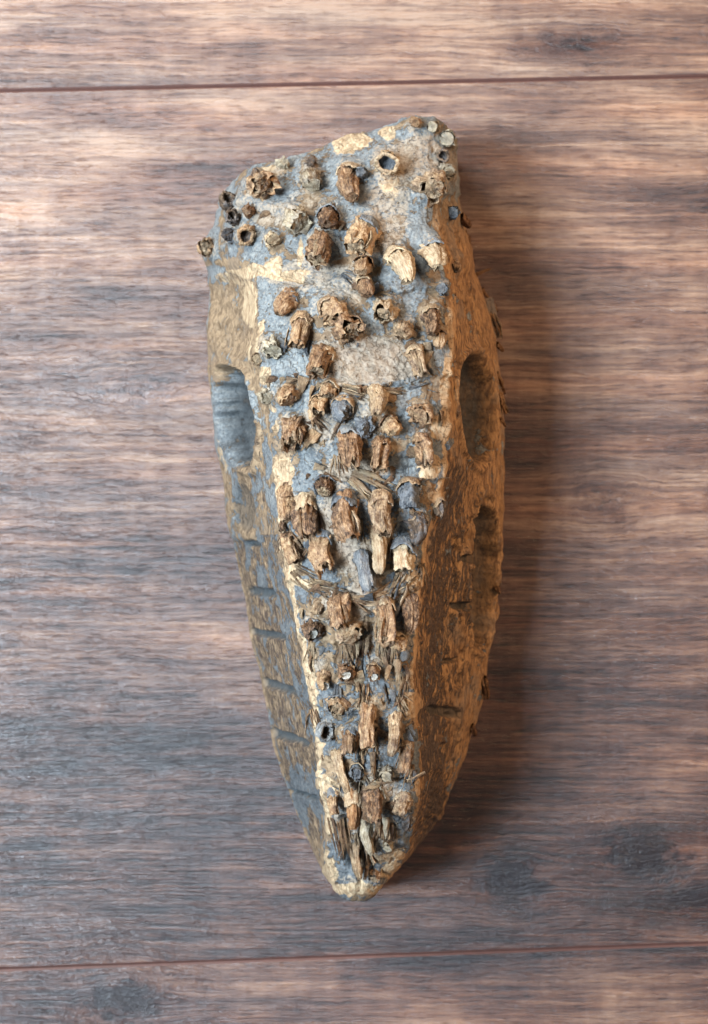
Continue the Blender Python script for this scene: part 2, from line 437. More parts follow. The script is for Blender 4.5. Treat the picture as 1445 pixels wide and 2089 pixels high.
def catmull(P, subs):
    """P (n, ..., 3), subs: samples per segment"""
    n = len(P); out = []
    for i in range(n - 1):
        p0 = P[max(i - 1, 0)]; p1 = P[i]; p2 = P[i + 1]; p3 = P[min(i + 2, n - 1)]
        for k in range(subs[i]):
            t = k / subs[i]
            out.append(.5 * (2 * p1 + (p2 - p0) * t + (2 * p0 - 5 * p1 + 4 * p2 - p3) * t * t + (3 * p1 - p0 - 3 * p2 + p3) * t ** 3))
    out.append(P[-1])
    return np.array(out)
subs_r = [8, 10, 8] + [26, 30, 34] + [42] * 12 + [8, 10, 8]
subs_r = subs_r[:len(NETA) - 1]
while len(subs_r) < len(NETA) - 1: subs_r.append(40)
G = catmull(NETA, subs_r)
subs_c = [6, 6, 14, 30, 34, 40, 40, 40, 40, 40, 34, 14, 6, 6]
G = catmull(G.transpose(1, 0, 2), subs_c).transpose(1, 0, 2)
NR, NC = G.shape[:2]
PX, PY, PZ = G[..., 0], G[..., 1], np.maximum(G[..., 2], 0.0012)
POS = W(PX, PY, PZ)
def grid_normals(P):
    du = np.gradient(P, axis=1); dv = np.gradient(P, axis=0)
    n = np.cross(dv, du)
    n /= np.linalg.norm(n, axis=-1, keepdims=True) + 1e-12
    return n
NRM = grid_normals(POS)
if NRM[NR // 2, NC // 2, 2] < 0: NRM = -NRM; FLIP = True
else: FLIP = False
colid = np.arange(NC)
cs = np.concatenate([[0], np.cumsum(subs_c)])
iL, iA, iB, iR = cs[3], cs[5], cs[9], cs[11]
U = np.tile(colid, (NR, 1)).astype(float)
strip = sstep(iA - 5, iA + 3, U) * (1 - sstep(iB - 3, iB + 5, U))
left = (U < iA).astype(float); right = (U > iB).astype(float)

face_up = (PZ > .012) * (NRM[..., 2] > -.2)
strip = np.maximum(strip, face_up * (U > iA) * (1 - sstep(390, 440, PY - (PX > 925) * 0)))
strip = np.maximum(strip, face_up * (U <= iA) * (1 - sstep(520, 552, PY)))
# ------------------------------------------------------------------ root stubs: (base x, y, tip x, y, radius, kind, material, lift mm)
STUBS = [
 # crown end
 (787,338,787,334,21,'hollow','T',3.2),(880,378,884,388,24,'jag','T',3.6),(713,352,720,402,19,'nub','B',3.8),(738,356,736,348,11,'nub','G',2.2),
 (637,366,639,378,19,'disc','P',1.6),(634,340,636,326,12,'nub','D',2.2),(572,352,580,330,14,'nub','P',2.4),(524,402,538,372,23,'jag','B',4.2),
 (517,378,524,345,9,'nub','D',3.0),(478,426,466,404,15,'hollow','D',3.2),(508,432,508,424,12,'nub','B',2.2),(505,476,501,480,16,'hollow','B',2.6),
 (472,484,462,476,13,'nub','D',2.6),(436,512,422,506,17,'jag','B',3.4),(484,448,474,440,12,'hollow','D',2.4),(606,452,612,454,22,'disc','P',2.2),
 (557,492,557,488,13,'disc','T',1.9),(674,440,664,456,19,'nub','B',3.0),(697,456,692,472,9,'flap','T',1.4),(658,492,645,532,21,'split','B',4.4),
 (745,464,727,508,23,'split','B',4.8),(742,540,740,556,16,'nub','B',3.2),(741,574,752,602,16,'nub','B',3.2),(809,524,832,574,20,'nub','T',4.6),
 (883,504,894,546,18,'nub','T',3.8),(903,590,903,588,12,'disc','G',1.4),(925,532,928,552,12,'nub','B',2.6),(920,436,924,434,12,'disc','G',2.0),
 (846,262,848,250,13,'nub','B',2.6),(880,268,882,258,11,'disc','P',2.2),(906,292,912,284,15,'disc','P',2.8),(898,324,904,318,12,'hollow','D',2.4),(912,352,917,350,13,'disc','P',2.2),
 # upper face
 (590,612,571,642,19,'nub','B',3.0),(612,656,605,706,19,'split','B',4.2),(628,700,626,728,8,'flap','G',1.2),(677,626,684,648,25,'nub','B',3.4),
 (713,670,715,678,23,'jag','B',3.6),(786,630,784,642,20,'jag','T',2.8),(824,672,818,680,19,'nub','T',3.0),(557,710,557,714,18,'disc','P',1.6),
 (578,706,580,722,9,'flap','G',1.2),(525,728,525,732,12,'disc','T',1.2),(663,724,644,760,21,'fray','B',4.2),(879,634,880,682,16,'nub','B',3.2),
 (899,684,895,710,13,'nub','B',2.6),(846,716,860,766,15,'split','T',3.0),(588,804,586,818,19,'disc','B',2.6),(545,804,545,812,13,'disc','P',1.0),
 (650,822,648,842,16,'jag','B',2.6),(672,790,668,806,14,'curl','B',2.0),(700,826,704,846,18,'curl','G',2.4),(767,800,767,846,17,'nub','T',3.4),
 (857,842,857,850,19,'disc','B',2.8),(795,866,799,882,17,'nub','B',3.0),(598,864,596,902,20,'fray','B',3.4),(746,870,746,874,17,'disc','G',1.2),
 (698,852,672,900,6,'splint','T',1.4),(712,888,717,940,21,'fray','B',4.0),(777,908,772,958,18,'split','B',3.8),(861,900,867,948,17,'split','B',3.0),
 (910,874,912,912,12,'nub','G',1.6),
 # middle
 (582,1002,584,1062,15,'nub','B',3.4),(578,1062,576,1082,7,'fray','B',1.6),(620,1030,628,1092,19,'fray','B',3.8),(662,990,660,1004,16,'curl','B',2.2),
 (702,1026,712,1094,22,'fray','B',4.4),(778,1020,786,1090,20,'nub','T',4.6),(769,1082,775,1168,14,'nub','T',3.0),(836,996,838,1036,18,'curl','G',2.6),
 (855,1060,847,1110,16,'nub','D',2.6),(893,1026,894,1052,12,'curl','D',1.2),(588,1102,604,1146,15,'split','B',3.0),(600,1110,616,1138,9,'flap','B',2.2),
 (656,1102,665,1158,20,'fray','B',4.0),(740,1132,752,1202,15,'fray','G',3.2),(824,1118,823,1164,19,'curl','T',3.0),(845,1116,832,1160,9,'flap','B',2.2),
 (688,1228,697,1276,19,'fray','B',3.6),(717,1288,717,1298,19,'disc','T',3.4),(712,1306,722,1350,6,'splint','T',1.4),(730,1306,730,1346,6,'splint','T',1.4),
 (785,1236,782,1310,18,'fray','B',4.2),(637,1270,639,1294,17,'white','B',2.8),(742,1270,752,1290,8,'flap','T',1.6),(750,1296,746,1340,7,'splint','T',1.6),
 (813,1304,812,1326,13,'curl','B',2.2),(835,1220,834,1290,12,'nub','B',2.2),(649,1232,643,1252,10,'curl','T',1.4),
 # lower
 (656,1358,666,1400,13,'white','B',2.8),(706,1366,706,1378,16,'white','B',2.8),(726,1378,730,1420,7,'splint','B',1.6),(762,1346,763,1382,12,'white','B',2.8),
 (810,1346,810,1402,8,'flap','T',2.6),(796,1356,784,1396,7,'flap','B',2.4),(824,1356,832,1394,7,'flap','B',2.0),(688,1438,688,1446,17,'curl','T',1.6),
 (667,1488,667,1494,17,'hollow','G',2.0),(712,1494,712,1536,13,'fray','B',3.2),(754,1448,752,1526,16,'split','B',4.2),(762,1532,762,1588,10,'splint','T',3.0),
 (744,1520,740,1560,6,'splint','B',2.4),(806,1462,796,1542,12,'nub','T',3.4),(832,1516,820,1572,12,'fray','B',2.8),(683,1534,710,1616,10,'nub','T',3.4),
 (729,1570,728,1580,13,'curl','G',2.0),(787,1574,788,1584,12,'disc','P',2.2),(845,1570,842,1600,7,'flap','D',1.2),
 # tip
 (677,1618,684,1660,12,'split','B',3.2),(720,1618,720,1690,15,'nub','O',4.4),(762,1620,763,1674,18,'fray','B',4.6),(823,1634,816,1662,17,'nub','T',3.4),
 (833,1668,828,1692,10,'split','D',2.2),(690,1672,706,1756,13,'fibres','B',2.6),(724,1708,734,1792,9,'nub','T',3.0),(748,1670,759,1742,11,'nub','P',3.0),
 (749,1736,745,1796,8,'splint','T',2.4),(759,1736,764,1764,5,'splint','T',1.8),(771,1668,772,1710,8,'splint','T',2.6),(786,1664,787,1714,9,'splint','P',2.6),
 (799,1680,797,1716,7,'splint','B',2.0),(789,1724,790,1732,10,'disc','P',1.6),(764,1782,762,1794,10,'jag','B',1.6),
 
 
]
# roots on the right flank, low down
FLANK = [(972,560,1004,548,6,'splint','O',4.0),(984,590,1014,640,8,'splint','O',4.0),(990,610,1014,690,13,'split','D',5.0),(1000,640,1020,684,8,'split','O',4.5),
 (1014,760,1030,806,8,'splint','O',3.4),(1020,800,1034,842,7,'split','O',3.2),(1022,850,1034,872,6,'splint','O',2.6),(1020,700,1026,716,6,'nub','O',2.0),
 (986,1380,994,1424,8,'split','O',3.4),(1010,1196,1020,1210,5,'nub','O',2.0),(940,440,958,462,9,'nub','O',3.6),(950,470,962,500,6,'splint','O',2.6),
 (960,1480,970,1500,6,'nub','O',2.0),(928,600,926,640,5,'splint','O',1.0)]

# ------------------------------------------------------------------ relief of the body
d = np.zeros_like(PX)
topness = np.clip(NRM[..., 2], 0, 1)
d += 0.55e-3 * fbm(PX, PY, 70, 3, 1)
d += 0.12e-3 * fbm(PX, PY, 22, 3, 5) * (0.6 + strip)
d += 0.07e-3 * fbm(PX, PY * .7, 8, 3, 9)
mid = sstep(560, 800, PY)
d -= strip * .20e-3 * (1 - np.abs(fbm(PX + 6 * fbm(PX, PY, 20, 2, 91), PY, 30, 3, 71))) ** 6 * (.5 + mid)
d += strip * .20e-3 * np.abs(fbm(PX, PY, 26, 4, 73)) * (.4 + 1.2 * mid)
# scales of peeling coat: terraces
ter = fbm(PX * 1.0, PY * 1.0, 46, 4, 31)
d += strip * 0.22e-3 * (sstep(.02, .07, ter) + sstep(-.26, -.22, ter))
# node rings: ragged overlapping edges across the face
NODES = [([(470,552),(560,548),(640,574),(720,596),(800,600),(900,585)],1.0,0), ([(540,772),(620,770),(680,788),(760,792),(830,786),(905,770)],1.0,1),
         ([(560,925),(640,905),(690,968),(760,985),(830,982),(905,976)],.8,2), ([(590,1180),(650,1205),(720,1228),(790,1222),(860,1195)],1.1,3),
         ([(622,1300),(690,1318),(760,1322),(835,1300)],.5,4), ([(640,1430),(700,1470),(760,1440),(845,1420)],.6,5), ([(650,1585),(720,1610),(780,1592),(855,1580)],1.0,6),
         ([(480,420),(560,440),(660,424),(760,440),(840,400),(920,400)],.5,7)]
for pts, am, sd in NODES:
    yl = np.interp(PX, [p[0] for p in pts], [p[1] for p in pts]) + 9 * fbm(PX, PY * .3, 26, 3, 40 + sd) + 3 * fbm(PX, PY * .3, 6, 2, 50 + sd)
    q = yl - PY
    d += strip * am * 0.75e-3 * np.where(q > 0, np.exp(-q / 26.0), 0) * sstep(0, 2.5, q)
    d -= strip * am * 0.35e-3 * np.exp(-((q + 5) / 4.0) ** 2)
    w = np.exp(-((q - 6) / 14.0) ** 2)
    d += strip * am * .16e-3 * w * fbm(PX, PY * .5, 5, 2, 60 + sd)
# stub collars
near = np.zeros_like(PX)
for (bx, by, tx, ty, r, k, m, lf) in STUBS:
    if k in ('splint', 'flap'): continue
    q = np.hypot(PX - bx, (PY - by)) / (r * (1.5 if by < 760 else 1.3))
    g = np.exp(-q ** 2.4)
    near = np.maximum(near, np.exp(-(q * .72) ** 2))
    d += (1.25e-3 if by < 760 else .85e-3) * g * (r / 18.0) * (PZ > .012)
    d -= 0.20e-3 * np.exp(-((q - 1.25) / .16) ** 2) * (0.5 + fbm(PX, PY, 14, 2, 77)) * (PZ > .02)
# raised cream rim down the left edge of the face and along the right edge
LA = [(560,930),(580,1050),(596,1190),(618,1300),(640,1400),(652,1500),(662,1590),(672,1700)]
LB = [(916,640),(920,700),(910,830),(903,960),(880,1050),(862,1160),(852,1250),(842,1330),(834,1400)]
jx = 6 * fbm(PX, PY, 30, 3, 81)
da, _ = poly_dist(PX + jx, PY, LA); db, _ = poly_dist(PX + jx, PY, LB)
d += 0.45e-3 * np.exp(-(da / 6) ** 2) + 0.35e-3 * np.exp(-(db / 6) ** 2)
# carved hollows
def ellipse(cx, cy, rx, ry, rot=0.0, seed=0, jit=.06):
    a = math.radians(rot); X = (PX - cx) * math.cos(a) + (PY - cy) * math.sin(a); Y = -(PX - cx) * math.sin(a) + (PY - cy) * math.cos(a)
    return np.sqrt((X / rx) ** 2 + (Y / ry) ** 2) + jit * fbm(PX, PY, 24, 3, seed)
sock = np.zeros_like(PX)
def carve(e, depth, edge=.10, soft=.6):
    global d, sock
    m = 1 - sstep(1 - edge, 1 + edge * .3, e)
    bowl = np.clip(1 - np.clip(e, 0, 1) ** 2.4, 0, 1)
    d -= depth * (m * (1 - soft) + soft * bowl * m)
    return m
mL = (U < iA - 2) & (PZ > .012); mR = (U > iB + 2) & (PZ > .012)
e1 = ellipse(486, 850, 36, 112, -10, 3, .14); e1 = np.where(mL, e1, 9)
# the left socket is cut off square along its upper edge
e1 = np.maximum(e1, np.where(mL, 1 + (738 + (PX - 440) * .28 - PY) / 16, 9))
s1 = carve(e1, 5.5e-3, .12)
d -= s1 * 3.0e-3 * np.exp(-np.clip(PY - 745, 0, 999) / 45)
e0 = ellipse(474, 640, 48, 100, -3, 6); e0 = np.where(mL, e0, 9)
s0 = carve(e0, 1.9e-3, .25, .8)
e2 = ellipse(972, 834, 37, 112, -3, 4, .04); e2 = np.where(mR, e2, 9)
s2 = carve(e2, 7.0e-3, .08)
e3 = ellipse(984, 1170, 27, 150, 2, 5, .10); e3 = np.where(mR, e3, 9)
s3 = carve(e3, 6.0e-3, .10)
e4 = ellipse(497, 1035, 22, 55, -8, 8, .1); e4 = np.where(mL, e4, 9)
s4 = carve(e4, 1.2e-3, .3)
for e_, m_ in ((e1, mL), (e2, mR), (e3, mR)):
    d += m_ * .85e-3 * np.exp(-((e_ - 1.10) / .07) ** 2)
# carved teeth
LINE = [(522,1098),(556,1203),(576,1300),(596,1397),(619,1501),(642,1632),(660,1712)]
dl, _ = poly_dist(PX, PY, LINE)
d -= mL * 0.8e-3 * np.exp(-(dl / 3.2) ** 2)
xl = lerp_line(LINE, PY)
inside = mL * sstep(0, 6, xl - PX) * sstep(1095, 1110, PY) * (1 - sstep(1700, 1740, PY))
d -= 0.7e-3 * inside
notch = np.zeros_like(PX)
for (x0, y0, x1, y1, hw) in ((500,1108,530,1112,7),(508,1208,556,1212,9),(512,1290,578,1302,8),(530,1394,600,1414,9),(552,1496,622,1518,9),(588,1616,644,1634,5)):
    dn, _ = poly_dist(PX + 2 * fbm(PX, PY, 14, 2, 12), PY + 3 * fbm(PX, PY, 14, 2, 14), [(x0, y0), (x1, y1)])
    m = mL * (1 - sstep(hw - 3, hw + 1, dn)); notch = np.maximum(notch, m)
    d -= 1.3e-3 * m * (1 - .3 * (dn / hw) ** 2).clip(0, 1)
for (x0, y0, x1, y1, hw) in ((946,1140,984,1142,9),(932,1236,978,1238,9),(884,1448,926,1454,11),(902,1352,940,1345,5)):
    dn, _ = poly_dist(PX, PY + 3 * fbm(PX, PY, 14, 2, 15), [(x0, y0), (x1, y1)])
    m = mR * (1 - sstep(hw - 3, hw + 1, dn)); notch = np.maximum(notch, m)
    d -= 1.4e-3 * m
for pts in ([(930,1100),(926,1200),(912,1290),(900,1420)], [(958,1165),(962,1230)], [(938,1260),(946,1330),(932,1400)], [(962,1060),(946,1120)],
            [(925,1460),(930,1520),(912,1590),(890,1660)], [(900,1520),(884,1600),(868,1680)], [(928,480),(950,570),(975,660),(990,720)], [(903,470),(930,560),(962,660)]):
    dn, _ = poly_dist(PX + 4 * fbm(PX, PY, 20, 3, 16), PY, pts)
    d -= mR * 0.75e-3 * np.exp(-(dn / 4.2) ** 2)
    d += mR * 0.35e-3 * np.exp(-((dn - 10) / 4.) ** 2)
# sides: stringy, along the root
d += (1 - strip) * 0.16e-3 * fbm(PX, PY * .22, 10, 3, 23) * (PZ > .01)
d += right * 0.36e-3 * fbm(PX, PY * .35, 15, 5, 27)
d += left * (1 - strip) * 0.22e-3 * fbm(PX, PY * .5, 18, 5, 29)
# cracks in the face
CR = [[(741,1340),(739,1380),(742,1440),(738,1470)], [(690,1300),(686,1340),(688,1386)], [(706,1320),(728,1370),(724,1412)], [(786,1396),(792,1424)],
      [(735,1560),(738,1600),(742,1660)], [(836,700),(880,770)], [(638,936),(680,962)], [(812,1180),(800,1215)], [(735,1670),(738,1730)], [(560,560),(610,575),(650,578)], [(700,1200),(745,1220)], [(845,1020),(850,1075)]]
crk = np.zeros_like(PX)
for c in CR:
    dn, tt = poly_dist(PX + 3 * fbm(PX, PY, 12, 2, 19), PY, c)
    g = np.exp(-(dn / 2.0) ** 2) * np.sin(np.clip(tt, .03, .97) * math.pi) ** .5
    crk = np.maximum(crk, g); d -= strip * 1.5e-3 * g
for c in ([(738,1600),(738,1790)], [(700,1670),(716,1765)], [(755,1690),(756,1770)], [(742,1500),(738,1560)], [(770,1560),(775,1590)]):
    dn, tt = poly_dist(PX, PY, c); d -= strip * 2.6e-3 * np.exp(-(dn / 6) ** 2)

under_m = PZ < .004
d = np.where(under_m, np.minimum(d, 0) * 0, d)
P2 = POS + NRM * d[..., None]
P2[..., 2] = np.maximum(P2[..., 2], 0.0006)

# ------------------------------------------------------------------ colour zones (what the surface is made of there)
def blobs(lst, warp=10, seed=0):
    X = PX + warp * fbm(PX, PY, 36, 3, seed + 100); Y = PY + warp * fbm(PX, PY, 36, 3, seed + 120)
    m = np.zeros_like(PX)
    for b in lst:
        q = np.sqrt(((X - b[0]) / b[2]) ** 2 + ((Y - b[1]) / b[3]) ** 2)
        s = b[4] if len(b) > 4 else 1
        m = np.maximum(m, s * (1 - sstep(.55, 1.25, q)))
    return m
cream = blobs([(712,300,42,24),(790,272,20,16),(745,286,20,12),(555,345,22,10,.8),(800,385,36,38,.55),(520,556,60,14,.9),(590,566,60,10,.9),(560,545,20,30,.7),
   (614,520,8,40,.7),(582,970,24,50),(590,1012,18,20),(600,1168,22,32),(625,1190,34,14,.7),(838,1440,22,34),(850,1425,12,30),(668,1595,28,18),(690,1606,22,12),
   (545,770,14,22,.8),(536,690,8,45,.9),(876,950,24,30,.9),(890,870,20,30,.8),(906,780,12,60,.95),(912,660,14,40,.95),(885,1010,22,18,.8),(846,1180,16,20,.8),
   (730,1814,70,14,1.1),(676,1780,16,40,1.0),(800,1778,30,24,1.0),(685,1790,14,20,.8),(815,1745,20,14,.8),(672,1745,8,24,.7),(850,1600,8,30,.9),(657,1530,8,36,.8),(640,1370,7,60,.8),(560,830,10,20,.6),
   (566,870,12,14,.7),(500,620,28,60,.8),(510,700,10,50,.75),(470,570,40,14,.5),(785,625,14,10,.6),(455,930,10,60,.5),(690,1608,30,10,.6)], 12, 1)
cream = np.maximum(cream, .84 * np.exp(-(da / 9) ** 2) * (PY > 930)); cream = np.maximum(cream, .80 * np.exp(-(db / 9) ** 2))
cream *= (PZ > .012)
dust = blobs([(760,740,130,60,.9),(850,340,110,70,.62),(640,560,150,30,.6),(800,420,60,90,.6),(560,440,90,30,.55),(700,590,70,40,.6),(770,480,60,60,.6),(690,700,50,60,.5),(810,330,60,60,.6),(880,300,40,50,.6),(690,1080,50,110,.75),(740,1160,40,60,.8),
   (650,870,60,60,.65),(740,830,60,60,.6),(720,960,70,30,.8),(740,1220,90,30,.85),(700,1250,60,30,.7),(790,1300,50,50,.6),(640,410,60,30,.5),(560,450,60,30,.6),
   (720,1590,50,30,.5),(760,1620,90,60,.6),(740,1700,80,60,.55),(740,1790,60,30,.5),(830,1150,30,60,.5)], 20, 2)
dust = np.maximum(dust, .62 * near * strip) * np.maximum(strip, .2)
grey = .60 * strip
grey = np.maximum(grey, blobs([(470,860,60,120,.8),(440,560,40,30,.7),(470,600,40,26,.4),(590,960,10,10,.1)], 8, 3) * (1 - strip))
# grey/rust band between the teeth line and the face; patches on the teeth
bandm = mL * sstep(-4, 4, PX - xl) * (PY > 1090)
grey = np.maximum(grey, .50 * bandm); grey = np.maximum(grey, .34 * inside)
grey = np.maximum(grey, mL * blobs([(540,930,14,60,.75),(560,1010,12,60,.6),(530,1190,20,60,.6),(600,1640,30,90,.85),(520,1000,14,60,.55),(640,1600,20,90,.7),(480,990,10,60,.6),(500,1130,10,40,.6)], 10, 4))
grey = np.maximum(grey, .34 * left * (1 - strip))
grey = np.where(right > 0, .20 * (1 - strip) + strip * grey, grey)
grey = np.maximum(grey, mR * blobs([(1002,1200,10,150,.30),(975,1400,16,60,.4),(930,1600,20,80,.4)], 6, 5))
orange = right * sstep(400, 520, PY)
orange = np.maximum(orange, .5 * sstep(iB - 22, iB, U) * (PY > 600))
dark = mR * (.26 + .40 * np.exp(-((PX - lerp_line([(925,640),(915,860),(925,1000),(905,1100),(890,1250),(880,1400),(885,1500),(870,1700)], PY)) / 40) ** 2) * sstep(860, 1000, PY))
dark = np.maximum(dark, mR * blobs([(950,1190,40,110,.55),(930,1380,50,60,.45),(890,1620,20,60,.7),(945,700,30,60,.35)], 10, 6))
dark = np.maximum(dark, mL * (.34 + .2 * inside) * (PY > 860))
dark = np.maximum(dark, .50 * bandm)
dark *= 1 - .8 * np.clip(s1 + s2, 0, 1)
rough_s = np.clip(s1 + s2 + s3, 0, 1)
d += rough_s * (.6e-3 * fbm(PX * .6, PY * .6, 26, 5, 201) + .30e-3 * fbm(PX, PY * .5, 9, 3, 202))
P2 = POS + NRM * np.where(under_m, 0, d)[..., None]
P2[..., 2] = np.maximum(P2[..., 2], 0.0006)
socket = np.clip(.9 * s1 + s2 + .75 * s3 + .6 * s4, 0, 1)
grey = np.where(s0 > .4, grey * .62, grey)
fuzz = np.clip(s0 * .9, 0, 1)
fibre_z = (1 - strip)
mask_a = np.stack([grey, cream, dust], -1).reshape(-1, 3)
mask_b = np.stack([orange, dark, socket], -1).reshape(-1, 3)
mask_c = np.stack([strip, fuzz, np.clip(notch, 0, 1)], -1).reshape(-1, 3)

head = bpy.data.objects.new("carved_root_head", None); COL.objects.link(head)
head["label"] = "weathered bamboo root carved as an animal head, studded with broken root stubs"
head["category"] = "wood carving"

idx = np.arange(NR * NC).reshape(NR, NC)
quads = np.stack([idx[:-1, :-1], idx[1:, :-1], idx[1:, 1:], idx[:-1, 1:]], -1).reshape(-1, 4)
if FLIP: quads = quads[:, ::-1]
body = mesh_obj("body", P2.reshape(-1, 3), quads, M_BODY, head, True, (0, 0, 0), dict(mask_a=mask_a, mask_b=mask_b, mask_c=mask_c))

# make sure faces look outward
import bmesh
N2g = grid_normals(P2)
if FLIP: N2g = -N2g
vis = (PZ > .010)
fx, fy, fz = PX[vis], PY[vis], P2[..., 2][vis]
fn = N2g[vis]
# photograph position of the displaced surface
kk = (D - P2[..., 2]) / D
QX = (P2[..., 0] / kk * S + CX)[vis]; QY = (CY - P2[..., 1] / kk * S)[vis]; QP = P2[vis]
def surf(px, py):
    q = (QX - px) ** 2 + (QY - py) ** 2
    i = int(np.argmin(q - fz * 400))
    return QP[i], fn[i]
def surf_soft(px, py, r):
    q = (QX - px) ** 2 + (QY - py) ** 2
    m = q < max(r * .8, 5) ** 2
    if m.sum() < 3: return surf(px, py)
    p = QP[m].mean(0); n = fn[m].mean(0); n /= np.linalg.norm(n) + 1e-9
    return p, n
PXM = 1 / S                                             # one photo pixel on the floor, in metres

# ------------------------------------------------------------------ builders for stubs
def frame(axis, hint=(0, 0, 1)):
    a = Vector(axis).normalized(); h = Vector(hint)
    if abs(a.dot(h)) > .95: h = Vector((0, 1, 0))
    s = a.cross(h).normalized(); t = s.cross(a).normalized()
    return a, s, t
def axis_pts(p0, p1, bulge, n, wob, rs):
    """curved axis: rises first, then lies over"""
    p0, p1 = np.array(p0), np.array(p1); out = []
    mid = (p0 + p1) / 2 + np.array(bulge)
    w = rs.randn(3) * wob
    for i in range(n):
        t = i / (n - 1)
        out.append((1 - t) ** 2 * p0 + 2 * t * (1 - t) * mid + t * t * p1 + w * math.sin(t * 3.1))
    return np.array(out)
def tube(path, radf, seg, tone=.5, cap=True, a0=0, a1=2 * math.pi, thick=None, endr=None):
    """radf(t, ang) -> radius. open arc if a1-a0 < 2pi with thickness (a shell)"""
    n = len(path); full = abs(a1 - a0 - 2 * math.pi) < 1e-6
    V = []; At = []; F = []
    m = seg if full else seg + 1
    layers = [0] if thick is None else [0, 1]
    prev = None
    for i in range(n):
        ax = path[min(i + 1, n - 1)] - path[max(i - 1, 0)]
        a, s, t_ = frame(ax)
        t = i / (n - 1)
        for j in range(m):
            an = a0 + (a1 - a0) * j / seg
            r = radf(t, an)
            off = (Vector(s) * math.cos(an) + Vector(t_) * math.sin(an))
            p = Vector(path[i]) + off * r
            if endr is not None: p = p + a * endr(an) * t ** 3
            V.append(p); At.append((an / (2 * math.pi), t * len(path) * .15, tone))
    for i in range(n - 1):
        for j in range(seg):
            j2 = (j + 1) % m
            F.append((i * m + j, i * m + j2, (i + 1) * m + j2, (i + 1) * m + j))
    if thick is not None:
        base = len(V); V2 = []
        for i in range(n):
            ax = path[min(i + 1, n - 1)] - path[max(i - 1, 0)]
            a, s, t_ = frame(ax)
            for j in range(m):
                an = a0 + (a1 - a0) * j / seg
                off = (Vector(s) * math.cos(an) + Vector(t_) * math.sin(an))
                V2.append(V[i * m + j] - off * thick); At.append(At[i * m + j])
        V += V2
        for i in range(n - 1):
            for j in range(seg):
                j2 = (j + 1) % m
                F.append((base + i * m + j, base + (i + 1) * m + j, base + (i + 1) * m + j2, base + i * m + j2))
        for j in range(seg):
            j2 = (j + 1) % m
            F.append(((n - 1) * m + j, (n - 1) * m + j2, base + (n - 1) * m + j2, base + (n - 1) * m + j))
        if not full:
            for i in range(n - 1):
                F.append((i * m, (i + 1) * m, base + (i + 1) * m, base + i * m))
                e = m - 1
                F.append((i * m + e, base + i * m + e, base + (i + 1) * m + e, (i + 1) * m + e))
    return V, F, At
def ang_noise(rs, k=5, amp=1.0):
    ph = rs.rand(k) * 6.28; am = rs.rand(k) * amp / np.arange(1, k + 1) ** .6
    fr = np.arange(1, k + 1)
    def f(a, t=0): return float(np.sum(am * np.sin(fr * a + ph + t * 1.7 * np.sin(ph * 3))))
    return f
def concat(parts):
    V = []; F = []; A = []
    for v, f, a in parts:
        o = len(V); V += v; F += [tuple(i + o for i in q) for q in f]; A += a
    return V, F, A
def emit(name, part, mat, parent, loc, smooth=True, label=None):
    V, F, A = part
    o = mesh_obj(name, [tuple(v) for v in V], F, mat, parent, smooth, tuple(loc), dict(fibre=np.array(A)))
    if label: o["label"] = label
    return o
def cap_disc(center, ax, r, rs, depth, tone=.5, rings=4, seg=18, rough=.12, hole=0.0):
    a, s, t_ = frame(ax); V = []; F = []; A = []
    nz = ang_noise(rs, 5, .14)
    for i in range(rings + 1):
        q = i / rings
        for j in range(seg):
            an = 2 * math.pi * j / seg
            rr = r * q * (1 + nz(an) * q)
            h = -depth * (1 - q) ** .8 * (1 if hole > 0 else .5) + r * rough * rs.randn() * (.4 + q * .5) * (q < .99)
            V.append(Vector(center) + (s * math.cos(an) + t_ * math.sin(an)) * rr + a * h); A.append((an / 6.283, q * 1.5, tone))
    for i in range(rings):
        for j in range(seg):
            j2 = (j + 1) % seg
            F.append((i * seg + j, (i + 1) * seg + j, (i + 1) * seg + j2, i * seg + j2))
    return V, F, A
def ribbon(p0, p1, w, rs, up, n=9, m=4, curl=.0, tone=.5, thick=.00012, taper=.5, arch=.25):
    """a thin curved strip with ragged edges and thickness"""
    p0 = np.array(p0); p1 = np.array(p1); up = np.array(up)
    L = np.linalg.norm(p1 - p0); a = (p1 - p0) / (L + 1e-9)
    side = np.cross(a, up); side /= np.linalg.norm(side) + 1e-9
    upn = np.cross(side, a)
    V = []; F = []; A = []
    tw = rs.randn() * .5; ph = rs.rand() * 6
    rag = rs.rand(m + 1) * .35
    for lay in (0, 1):
        for i in range(n):
            t = i / (n - 1)
            ww = w * (1 - taper * t ** 1.5) * (1 + .12 * math.sin(9 * t + ph) + .08 * rs.randn())
            for j in range(m + 1):
                s = (j / m - .5) * 2
                al = min(t * (1 - rag[j] * (t > .6)), 1)
                ang = tw * t
                off = side * (s * ww * math.cos(ang)) + upn * (s * ww * math.sin(ang) + (1 - s * s) * ww * arch)
                c = p0 + (p1 - p0) * al + upn * (L * curl * 4 * t * (1 - t) + .02 * L * math.sin(7 * t + ph))
                V.append(Vector(c + off - upn * lay * thick)); A.append((s * .5 + .5, t * 1.5, tone))
    q = n * (m + 1)
    for i in range(n - 1):
        for j in range(m):
            a0 = i * (m + 1) + j
            F.append((a0, a0 + 1, a0 + m + 2, a0 + m + 1)); F.append((q + a0, q + a0 + m + 1, q + a0 + m + 2, q + a0 + 1))
        for j, fl in ((0, 0), (m, 1)):
            a0 = i * (m + 1) + j; b0 = a0 + m + 1
            F.append((a0, b0, q + b0, q + a0) if not fl else (a0, q + a0, q + b0, b0))
    for j in range(m):
        a0 = (n - 1) * (m + 1) + j
        F.append((a0, a0 + 1, q + a0 + 1, q + a0))
    return V, F, A

